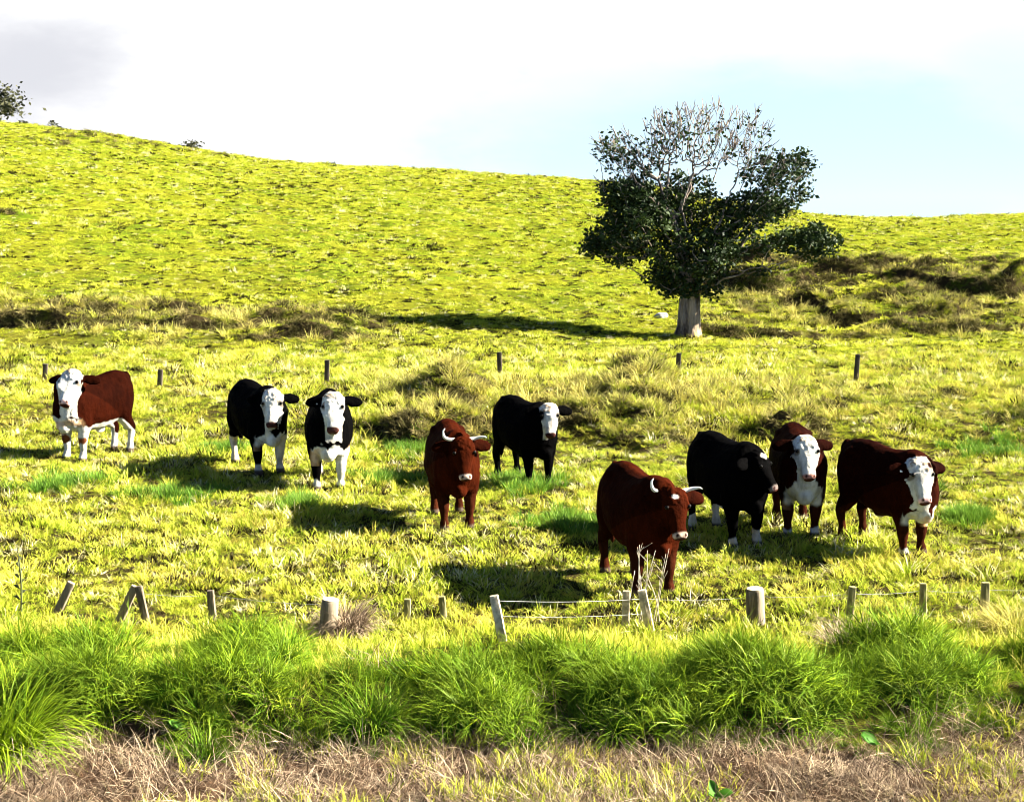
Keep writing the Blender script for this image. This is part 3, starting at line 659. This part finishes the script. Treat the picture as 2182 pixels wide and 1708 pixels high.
# ------------------------------------------------------------------ trees and shrubs
def leaf_cloud(P, D, size, r, up=.5):
    """many small leaf faces: P points, returns V, Q"""
    n = len(P); d = r.normal(size=(n, 3)); d[:, 2] *= .6; d /= np.linalg.norm(d, axis=1)[:, None]
    s = np.cross(d, r.normal(size=(n, 3))); s /= np.linalg.norm(s, axis=1)[:, None]
    L = (size * r.uniform(.6, 1.3, n))[:, None]; nrm = np.cross(d, s)
    V = np.stack([P, P + d * L * .5 + s * L * .32 + nrm * L * .06, P + d * L, P + d * L * .5 - s * L * .32 + nrm * L * .06], 1).reshape(-1, 3)
    q = np.arange(n * 4).reshape(n, 4); return V, q
def colonize(att, start, D=.16, infl=1.6, kill=.34, iters=220, jit=.12, seed=3):
    r = np.random.default_rng(seed); P = [np.array(p, float) for p in start]; par = list(range(-1, len(start) - 1)); att = att.copy()
    for it in range(iters):
        if len(att) == 0: break
        A = np.array(P); d = np.linalg.norm(att[:, None] - A[None], axis=2); j = d.argmin(1); dm = d.min(1)
        use = dm < infl if it > 12 else dm < 99
        if not use.any(): break
        new = 0
        for k in np.unique(j[use]):
            v = (att[use & (j == k)] - A[k]); v /= np.linalg.norm(v, axis=1)[:, None] + 1e-9; v = v.mean(0) + r.normal(0, jit, 3); v /= np.linalg.norm(v) + 1e-9
            q = A[k] + v * D
            P.append(q); par.append(int(k)); new += 1
        A = np.array(P[-new:]); dd = np.linalg.norm(att[:, None] - A[None], axis=2).min(1); att = att[dd > kill]
        if len(P) > 15000: break
    return np.array(P), np.array(par)
def branch_mesh(P, par, rad, lo=0, m=6):
    n = len(P); ch = [[] for _ in range(n)]
    for i in range(n):
        if par[i] >= 0: ch[par[i]].append(i)
    dirs = np.zeros((n, 3))
    for i in range(n): dirs[i] = P[i] - P[par[i]] if par[i] >= 0 else (0, 0, 1)
    dirs /= np.linalg.norm(dirs, axis=1)[:, None] + 1e-9
    V = []; F = []; ang = np.linspace(0, 2 * math.pi, m, endpoint=False)
    def ring(p, d, r):
        s = np.cross(d, (.31, .95, .1)); s /= np.linalg.norm(s) + 1e-9; f = np.cross(d, s)
        k = len(V); V.extend(p + (np.outer(np.cos(ang), s) + np.outer(np.sin(ang), f)) * r); return k
    rid = {}
    for i in range(n):
        if par[i] < 0: rid[i] = ring(P[i], dirs[i], rad[i]); continue
        p = par[i]; main = max(ch[p], key=lambda c: rad[c])
        a = rid[p] if main == i else ring(P[p], dirs[i], min(rad[i] * 1.1, rad[p])); b = ring(P[i], dirs[i], rad[i]); rid[i] = b
        for k in range(m): F.append((a + k, a + (k + 1) % m, b + (k + 1) % m, b + k))
    return V, F
def build_tree():
    r = np.random.default_rng(21); base = hit(1463, 712); base[2] -= .05; K = FPX / (base[1] * math.cos(PITCH) + CAM_H * math.sin(PITCH))
    loc = lambda px, py: ((px - 1463) / K, (712 - py) / K)
    # px, py, depth offset, rx, ry, rz, attractors, leaves per attractor
    B = [(1375, 470, -.3, 1.35, 1.3, 1.15, 210, 34), (1310, 510, .1, .85, 1.1, .75, 120, 26), (1475, 545, -.5, 1.35, 1.1, .75, 170, 30), (1425, 590, .1, .9, .8, .42, 70, 28), (1335, 415, .3, .85, .9, .55, 100, 34),
         (1450, 430, 1.1, 1.3, .8, .85, 110, 34), (1650, 395, .1, 1.05, 1.2, 1.0, 170, 15), (1600, 450, .3, 1.2, 1.0, .55, 130, 22), (1540, 490, .2, .8, 1.1, .55, 80, 24), (1730, 515, -.2, .80, .75, .58, 100, 26),
         (1620, 525, -.3, .9, .7, .34, 70, 14), (1675, 505, -.2, .6, .5, .34, 55, 16), (1425, 295, 0, .8, .8, .85, 260, .7), (1500, 300, 0, 1.0, .9, 1.0, 330, .4), (1580, 315, 0, .75, .8, 1.05, 260, .25), (1310, 330, 0, .66, .7, .62, 160, 2.4), (1370, 350, 0, .6, .7, .6, 130, 1.2), (1555, 562, -.9, .5, .12, .06, 10, 0), (1625, 570, -1.0, .7, .12, .06, 14, 0),
         (1262, 525, -.1, .42, .5, .40, 40, 14), (1462, 622, -.15, .85, .7, .34, 90, 20), (1690, 345, 0, .5, .6, .4, 40, 10), (1510, 610, -.3, .4, .4, .25, 20, 10), (1605, 578, -.3, .28, .2, .12, 14, 8)]
    att = []; lv = []
    for px, py, dy, rx, ry, rz, n, dens in B:
        X, Z = loc(px, py); v = r.normal(size=(n, 3)); v /= np.linalg.norm(v, axis=1)[:, None]; v *= (r.uniform(.0, 1, n) ** (1 / 2.6))[:, None]
        p = np.array([X, dy, Z]) + v * np.array([rx, ry * 1.25, rz]); att.append(p); lv.append(np.full(n, dens * (.62 if dens > 8 else 1)))
    att = np.concatenate(att); lv = np.concatenate(lv)
    start = [(.0, 0, 0), (.01, 0, .35), (.0, 0, .75), (.03, 0, 1.15), (.02, 0, 1.5), (.04, 0, 1.75)]
    ok = att[:, 2] > 1.2; att, lv = att[ok], lv[ok]
    P, par = colonize(att, start, .14, 1.9, .20, 320, .20)
    n = len(P); w = np.zeros(n); leafcnt = np.zeros(n)
    ch = np.zeros(n, int)
    for i in range(n - 1, 0, -1):
        if ch[i] == 0: w[i] = .011 ** 2.35
        w[par[i]] += w[i] + .0000009; ch[par[i]] += 1
    rad = np.maximum(w, 1e-9) ** (1 / 2.35); rad = np.minimum(rad * (.29 / rad[5]), .34)
    rad = np.maximum(rad, .0135); 
    for i, q in enumerate((.36, .31, .28, .27, .26, .25)): rad[i] = q
    rr = rad.copy()
    for i in range(6, n): rr[i] = min(rad[i], .92 * rr[par[i]])
    # long bare shoots standing out of the top
    xs, xp, xr = [], [], []
    for i in np.where((ch == 0) & (P[:, 2] > 4.3) & (P[:, 0] > -2.9) & (P[:, 0] < 2.9))[0]:
        for k in range(3):
            d = (P[i] - np.array([.3, 0, 2.6])); d /= np.linalg.norm(d); d = d + r.normal(0, .33, 3) + (0, 0, .25); d /= np.linalg.norm(d); pr = int(i); q = P[i].copy(); L = r.uniform(.12, .30) / 2
            for j in range(3):
                d = d + r.normal(0, .13, 3) + (0, 0, .06); d /= np.linalg.norm(d); q = q + d * L; xs.append(q.copy()); xp.append(pr); xr.append(.0105 - .002 * j); pr = n + len(xs) - 1
    P = np.concatenate([P, np.array(xs)]); par = np.concatenate([par, xp]).astype(int); rr = np.concatenate([rr, xr]); ch = np.concatenate([ch, np.ones(len(xs), int)])
    V, F = branch_mesh(P[6:] * 1.0, np.where(par[6:] >= 6, par[6:] - 6, -1), rr[6:], m=6) if False else branch_mesh(P, par, rr, m=8)
    root = empty('tree', base); tag(root, 'gnarled dark leaved tree with a bare twiggy top alone on the hillside', 'tree')
    tn = np.array(V)
    mesh('limbs', tn, F, M['bark'], root)
    # fluted trunk over the lowest limb sections
    tv, tf = [], []; rings = []; a = np.linspace(0, 2 * math.pi, 48, endpoint=False)
    for z in np.linspace(-.25, 2.15, 40):
        q = np.interp(z, [-.25, 0, .3, .9, 1.5, 1.9, 2.15], [.58, .42, .33, .285, .29, .32, .24])
        rad_ = q * (1 + .10 * np.cos(5 * a + 1.2 * z) + .055 * np.sin(9 * a - 2 * z + 1) + .05 * vn(np.cos(a) * 2, np.sin(a) * 2, a * 0 + z * 2.2, 5) + .03 * vn(np.cos(a) * 7, np.sin(a) * 7, a * 0 + z * 4, 6))
        rings.append(np.stack([rad_ * np.cos(a) + .02 * z + .05 * math.sin(z * 2), rad_ * np.sin(a), z + 0 * a], -1))
    loft(tv, tf, rings); mesh('trunk', tv, tf, M['trunkbark'], root)
    # leaves: umbrella-like sprays near the twig ends
    LP = []
    tips = np.where((rr < .05))[0]; d = np.linalg.norm(att[:, None] - P[tips][None], axis=2); near = tips[d.argmin(1)]
    for i in range(len(att)):
        c = P[near[i]] * .6 + att[i] * .4; k = lv[i]; k = int(k) + (r.uniform() < k % 1)
        if k: LP.append(c + r.normal(size=(k, 3)) * (.13, .13, .065) + (0, 0, .04))
    ends = tips[(ch[tips] == 0)]
    for i in ends:
        if P[i][2] < 5.1 or P[i][0] > 2.0: k = 6
        else: k = int(r.uniform() < .24) * r.integers(3, 8)
        if k: LP.append(P[i] + r.normal(size=(k, 3)) * (.09, .09, .045))
    LP = np.concatenate(LP)
    keepm = ~((LP[:, 1] < .1) & (np.abs(LP[:, 0] - .1) < .75) & (LP[:, 2] > 3.4) & (LP[:, 2] < 5.2) & (r.uniform(size=len(LP)) < .85)); LP = LP[keepm]
    V, Q = leaf_cloud(LP, None, .135, r); me = fast_mesh('crown', V, Q); me.materials.append(M['leaf'])
    o = bpy.data.objects.new('crown', me); C.objects.link(o); o.parent = root
    print('tree', n, 'nodes', len(LP), 'leaves', base)
build_tree()
def shrub(px, py, w, h, n, label, name='shrub', cat='shrub', lean=0.0, size=.3, depth=None, group=None):
    r = np.random.default_rng(int(px * 7 + py)); b = hit(px, py) if depth is None else at_depth(px, py, depth)
    b[2] = float(terrain(b[0], b[1])) - .1
    root = empty(name, b); tag(root, label, cat, group)
    V, F = [], []; LP = []
    for k in range(max(4, int(w * 2.5))):
        a = r.uniform(0, 6.283); q = w * .5 * r.uniform(.2, 1); top = np.array([math.cos(a) * q + lean * h, math.sin(a) * q * .7, h * r.uniform(.5, 1) * (1 - .45 * q / (w * .5))])
        mid = top * .5 + r.normal(0, .08 * h, 3); tube(V, F, [(0, 0, 0), mid, top], [.05 * h / 3 + .02, .03 * h / 3 + .012, .008], 6, lat=(1, .1, .05))
        m = n // max(4, int(w * 2.5)); t = r.uniform(.25, 1.05, m)[:, None]; LP.append(mid * (1 - t) + top * t + r.normal(0, 1, (m, 3)) * (w * .13, w * .1, h * .10))
    mesh('stems', V, F, M['darkstem'], root)
    LP = np.concatenate(LP); LP = LP[LP[:, 2] > 0]
    V, Q = leaf_cloud(LP, None, size, r); me = fast_mesh('foliage', V, Q); me.materials.append(M['bushleaf']); o = bpy.data.objects.new('foliage', me); C.objects.link(o); o.parent = root
shrub(-22, 268, 5.6, 3.4, 1500, 'dark evergreen tree cut by the left edge of the ridge', 'evergreen_tree', 'tree', size=.36, depth=118.5)
shrub(50, 270, .8, .7, 60, 'tiny dark shrub on the ridge beside the evergreen tree', size=.22, depth=118.5)
shrub(111, 277, .9, 1.0, 70, 'small upright dark shrub on the left ridge, taller of a pair', size=.24, depth=118.5)
shrub(125, 278, .9, .55, 50, 'low spreading dark shrub on the left ridge, lower of a pair', size=.22, depth=118.5)
shrub(403, 322, 2.2, .9, 150, 'dark spiky bush alone on the ridge skyline above the slope', 'bush', 'bush', size=.26, depth=118.5)

# ------------------------------------------------------------------ fences
def post(bottom, top, width, label, mat='post', name='fence_post', cat='fence post', round_=False, depth=None, sink=.25, group=None, cap=False):
    """stands where the pixel 'bottom' meets the ground; leans so that its head reaches 'top' at the same distance"""
    b = hit(*bottom) if depth is None else at_depth(bottom[0], bottom[1], depth)
    t = at_depth(top[0], top[1], b[1]); ax = t - b; L = np.linalg.norm(ax); ax /= L
    root = empty(name, b); tag(root, label, cat, group)
    r = np.random.default_rng(int(bottom[0] * 3 + top[1])); V, F = [], []; rings = []
    s = np.cross(ax, (0, 1, 0)); s /= np.linalg.norm(s); f = np.cross(s, ax); m = 16 if round_ else 12
    a = np.linspace(0, 2 * math.pi, m, endpoint=False)
    for q in np.concatenate([np.linspace(-sink, L - .012, 7), [L]]):
        k = .5 * width * (1.04 - .06 * q / L) * (.93 if q == L else 1)
        ex = 1.0 if round_ else .45
        ca, sa = np.sign(np.cos(a)) * np.abs(np.cos(a)) ** ex, np.sign(np.sin(a)) * np.abs(np.sin(a)) ** ex
        j = 1 + r.normal(0, .025, m)
        rings.append(ax * q + np.outer(ca * k * j, s) + np.outer(sa * k * (1 if round_ else .7) * j, f))
    loft(V, F, rings)
    mesh('shaft', V, F, M[mat], root, smooth=round_)
    if cap:
        V, F = [], []; loft(V, F, [ax * (L + q) + np.outer(np.cos(a) * width * .46, s) + np.outer(np.sin(a) * width * .46, f) for q in (.002, .008)])
        mesh('sawn_top', V, F, M['sawn'], root, smooth=False)
    return b, t
def build_fences():
    G = 'posts of the distant fence line'
    for px, y0, y1, dx, lab in ((97, 775, 812, -2, 'dark distant fence post beside the head of the leftmost cow'), (342, 787, 822, -2, 'shortest distant fence post, right of the leftmost cow'),
                                (697, 767, 816, -1, 'distant fence post above the head-on black cow'), (1063, 750, 800, 2, 'distant fence post above the black cow with the eye patch'),
                                (1446, 752, 802, -3, 'distant fence post straight below the tree trunk'), (1827, 755, 812, -4, 'distant fence post furthest to the right, right of the tree')):
        post((px + dx, y1), (px, y0), .105, lab, 'darkpost', group=G)
    N = 'posts and battens of the roadside fence'
    post((124, 1300), (152, 1240), .085, 'grey batten leaning right, furthest left of the roadside fence', group=N)
    post((255, 1320), (288, 1248), .085, 'grey batten leaning right into an inverted V', group=N)
    post((312, 1325), (295, 1248), .075, 'grey batten leaning left, right half of an inverted V', group=N)
    post((454, 1320), (448, 1257), .075, 'thin grey batten standing alone between the inverted V and the stump post', group=N)
    post((697, 1362), (704, 1277), .172, 'thick round sawn-off strainer post beside a heap of dead fern', name='strainer_post', cat='fence post', round_=True, group=N, cap=True)
    post((868, 1320), (868, 1275), .07, 'pale short batten in yellow grass, nearer the fern heap of two', 'mossy', group=N)
    post((945, 1320), (941, 1270), .07, 'pale short batten in yellow grass, left of the leaning pale post', 'mossy', group=N)
    post((1070, 1362), (1052, 1268), .082, 'pale post leaning left with a wire starting from it', 'sawn', group=N)
    post((1332, 1335), (1334, 1258), .075, 'pale batten overgrown by dry stalks', 'sawn', group=N)
    post((1385, 1345), (1367, 1256), .09, 'pale post in front of the nearest brown cow, between dry stalks', 'sawn', group=N)
    post((1610, 1325), (1608, 1254), .185, 'thick round strainer post with a pale sawn top, right of the nearest brown cow', name='strainer_post', cat='fence post', round_=True, group=N, cap=True)
    post((1808, 1330), (1816, 1249), .075, 'thin pale batten above the tan tussock', 'mossy', group=N)
    post((1966, 1310), (1966, 1242), .07, 'faint thin batten between the tan tussock and the last post', 'mossy', group=N)
    post((2097, 1305), (2099, 1240), .085, 'pale batten furthest right of the roadside fence', 'mossy', group=N)
    # wires strung through real points at the posts
    def wire(pts, label, r=.0022):
        W_ = [at_depth(px, py, hit(gx, gy)[1]) for px, py, gx, gy in pts]; V, F = [], []; P = []
        for i in range(len(W_) - 1):
            for t in np.linspace(0, 1, 9)[:-1]: P.append(W_[i] * (1 - t) + W_[i + 1] * t - np.array([0, 0, .04 * 4 * t * (1 - t) * (.5)]))
        P.append(W_[-1]); o = P[0]; tube(V, F, [p - o for p in P], [r] * len(P), 5, lat=(0, 0, 1)); q = mesh('fence_wire', V, F, M['wire']); q.location = o
        tag(q, label, 'fence wire', 'wires of the roadside fence')
    wire([(1056, 1279, 1070, 1362), (1369, 1275, 1385, 1345), (1595, 1272, 1610, 1325)], 'slack upper wire between the leaning pale post and the right strainer post')
    wire([(1622, 1270, 1610, 1325), (1815, 1264, 1808, 1330), (1966, 1257, 1966, 1310), (2098, 1256, 2097, 1305), (2320, 1250, 2330, 1305)], 'wire running right from the right strainer post out of frame')
    wire([(1063, 1312, 1070, 1362), (1378, 1306, 1385, 1345)], 'lower wire near the grass between the two leaning pale posts', .0018)
    wire([(300, 1263, 312, 1325), (449, 1267, 454, 1320), (690, 1287, 697, 1362)], 'slack wire from the inverted V of battens to the left strainer post')
build_fences()

# ------------------------------------------------------------------ single plants, rock
def plant_tuft(px, py, name, label, cat, n, rad, la, lb, l0, l1, dr, wid, mat, seed, sc=1.0, group=None):
    o = tuft(name, n, rad, la, lb, l0, l1, dr, wid, M[mat], seed); b = hit(px, py); o.location = b; o.scale = (sc,) * 3; C.objects.link(o); tag(o, label, cat, group); return o
def build_plants():
    plant_tuft(1812, 1385, 'tussock', 'tan dead tussock below the thin batten on the right', 'tussock', 900, .22, .25, .5, .2, 1.2, 1.6, .009, 'straw', 301)
    plant_tuft(2165, 1345, 'tussock', 'yellow tussock at the right edge by the last batten', 'tussock', 600, .25, .25, .5, .2, 1.1, 1.6, .009, 'rough', 302)
    plant_tuft(738, 1352, 'dead_fern', 'heap of brown dead fern against the left strainer post', 'fern', 1100, .15, .25, .55, .05, .9, 1.9, .009, 'straw', 303)
    plant_tuft(435, 1622, 'grass_tuft', 'dark green tuft sprouting alone from the mown straw', 'grass tuft', 260, .10, .2, .42, .1, 1.15, 1.0, .010, 'lush', 304)
    plant_tuft(-5, 1600, 'grass_tuft', 'big bright green tuft spilling in from the left edge', 'grass tuft', 1200, .28, .5, 1.0, .1, 1.2, 1.6, .011, 'lush', 305)
    plant_tuft(790, 1555, 'grass_tuft', 'green tuft bulging over the straw left of centre', 'grass tuft', 450, .16, .3, .6, .1, 1.1, 1.5, .010, 'lush', 306)
    plant_tuft(1120, 1590, 'grass_tuft', 'wide bladed green tuft at the straw edge in the middle', 'grass tuft', 260, .14, .2, .45, .2, 1.2, 1.3, .014, 'lush', 307)
    # tall dry stalks in front of the nearest cow
    r = np.random.default_rng(9); b0 = hit(1385, 1330)
    ends = [((1370, 1330), (1362, 1160)), ((1378, 1335), (1358, 1165)), ((1372, 1320), (1379, 1172)), ((1395, 1335), (1425, 1168)), ((1390, 1330), (1418, 1180)), ((1360, 1320), (1396, 1172)), ((1385, 1320), (1360, 1215)), ((1330, 1330), (1352, 1215)), ((1405, 1325), (1378, 1225))]
    V, F = [], []
    for (x0, y0), (x1, y1) in ends:
        a = at_depth(x0, y0, b0[1] + r.normal(0, .08)); a[2] = float(terrain(a[0], a[1])) - .03; c = at_depth(x1, y1, b0[1] + r.normal(0, .15)); mid = (a + c) / 2 + r.normal(0, .015, 3)
        tube(V, F, [a - b0, mid - b0, c - b0], [.0065, .005, .003], 5, lat=(1, .2, .1))
        for k in range(3):
            t = r.uniform(.5, .95); p = a * (1 - t) + c * t - b0; e = p + np.array([r.normal(0, .06), r.normal(0, .05), .09]); tube(V, F, [p, (p + e) / 2, e], [.003, .003, .0018], 4, lat=(1, .2, .1))
    o = mesh('dry_stalks', V, F, M['deadstem']); o.location = b0; tag(o, 'tall bare pale stalks in front of the nearest brown cow', 'dry stalks')
    # thin dark weed stems
    for (x0, y0), (x1, y1), lab in (((45, 1310), (37, 1165), 'tall thin dark thistle stem at the left edge'), ((889, 1235), (900, 1205), 'short dark twig standing in the grass in the middle of the paddock')):
        b = hit(x0, y0); t = at_depth(x1, y1, b[1]); V, F = [], []; h = t - b
        tube(V, F, [(0, 0, -.03), h * .5 + (.02, 0, 0), h], [.012, .009, .004], 6, lat=(1, .2, .1))
        for k in range(9):
            q = .15 + .08 * k; p = h * q; e = p + np.array([(-1) ** k * (.10 - .008 * k), r.normal(0, .05), .05]) * np.linalg.norm(h) * 1.1; tube(V, F, [p, (p + e) / 2 + (0, 0, .012), e], [(.004, .004), (.018, .003), (.002, .002)], 5, lat=(1, .2, .1))
        o = mesh('weed', V, F, M['darkstem']); o.location = b; tag(o, lab, 'weed')
    # broad-leaved docks
    for px, py, n, lab in ((410, 1512, 4, 'broad leaved dock among the long grass on the left'), (1850, 1572, 5, 'broad leaved dock at the foot of the long grass on the right'), (1515, 1690, 3, 'small dock leaf in the straw at the bottom')):
        b = hit(px, py); b = b + np.array([0, -.25, .12]); b[2] = float(terrain(b[0], b[1])) + .1; V, F = [], []
        for k in range(n):
            a = r.uniform(0, 6.283); L = r.uniform(.07, .11); d = np.array([math.cos(a), math.sin(a) * .7 - .4, .5]); d /= np.linalg.norm(d); s = np.cross(d, (0, -.6, .8)); s /= np.linalg.norm(s); nn = np.cross(s, d); i = len(V)
            for t, w in ((0, .12), (.25, .34), (.55, .40), (.85, .24), (1, .02)): V += [d * L * t * 1.4 - s * w * L + nn * .01, d * L * t * 1.4 - nn * .01 * math.sin(t * 3), d * L * t * 1.4 + s * w * L + nn * .01]
            for j in range(4): F += [(i + j * 3, i + j * 3 + 1, i + j * 3 + 4, i + j * 3 + 3), (i + j * 3 + 1, i + j * 3 + 2, i + j * 3 + 5, i + j * 3 + 4)]
            tube(V, F, [(0, 0, -.12), (0, 0, -.05), tuple(d * .01)], [.005, .005, .004], 5, lat=(1, .1, .1))
        o = mesh('dock', V, F, M['dock']); o.location = b; tag(o, lab, 'plant')
    # pale rock by the tree
    b = hit(1408, 678); V, F = [], []; ellipsoid(V, F, (0, 0, .08), (.24, .2, .14), 16); V = np.array(V); V = V * (1 + .22 * vn(V[:, 0] * 6, V[:, 1] * 6, V[:, 2] * 6, 8))[:, None]
    o = mesh('rock', V, F, M['rock'], smooth=False); o.location = b; tag(o, 'pale rock lying in the grass left of the tree trunk', 'rock')
build_plants()
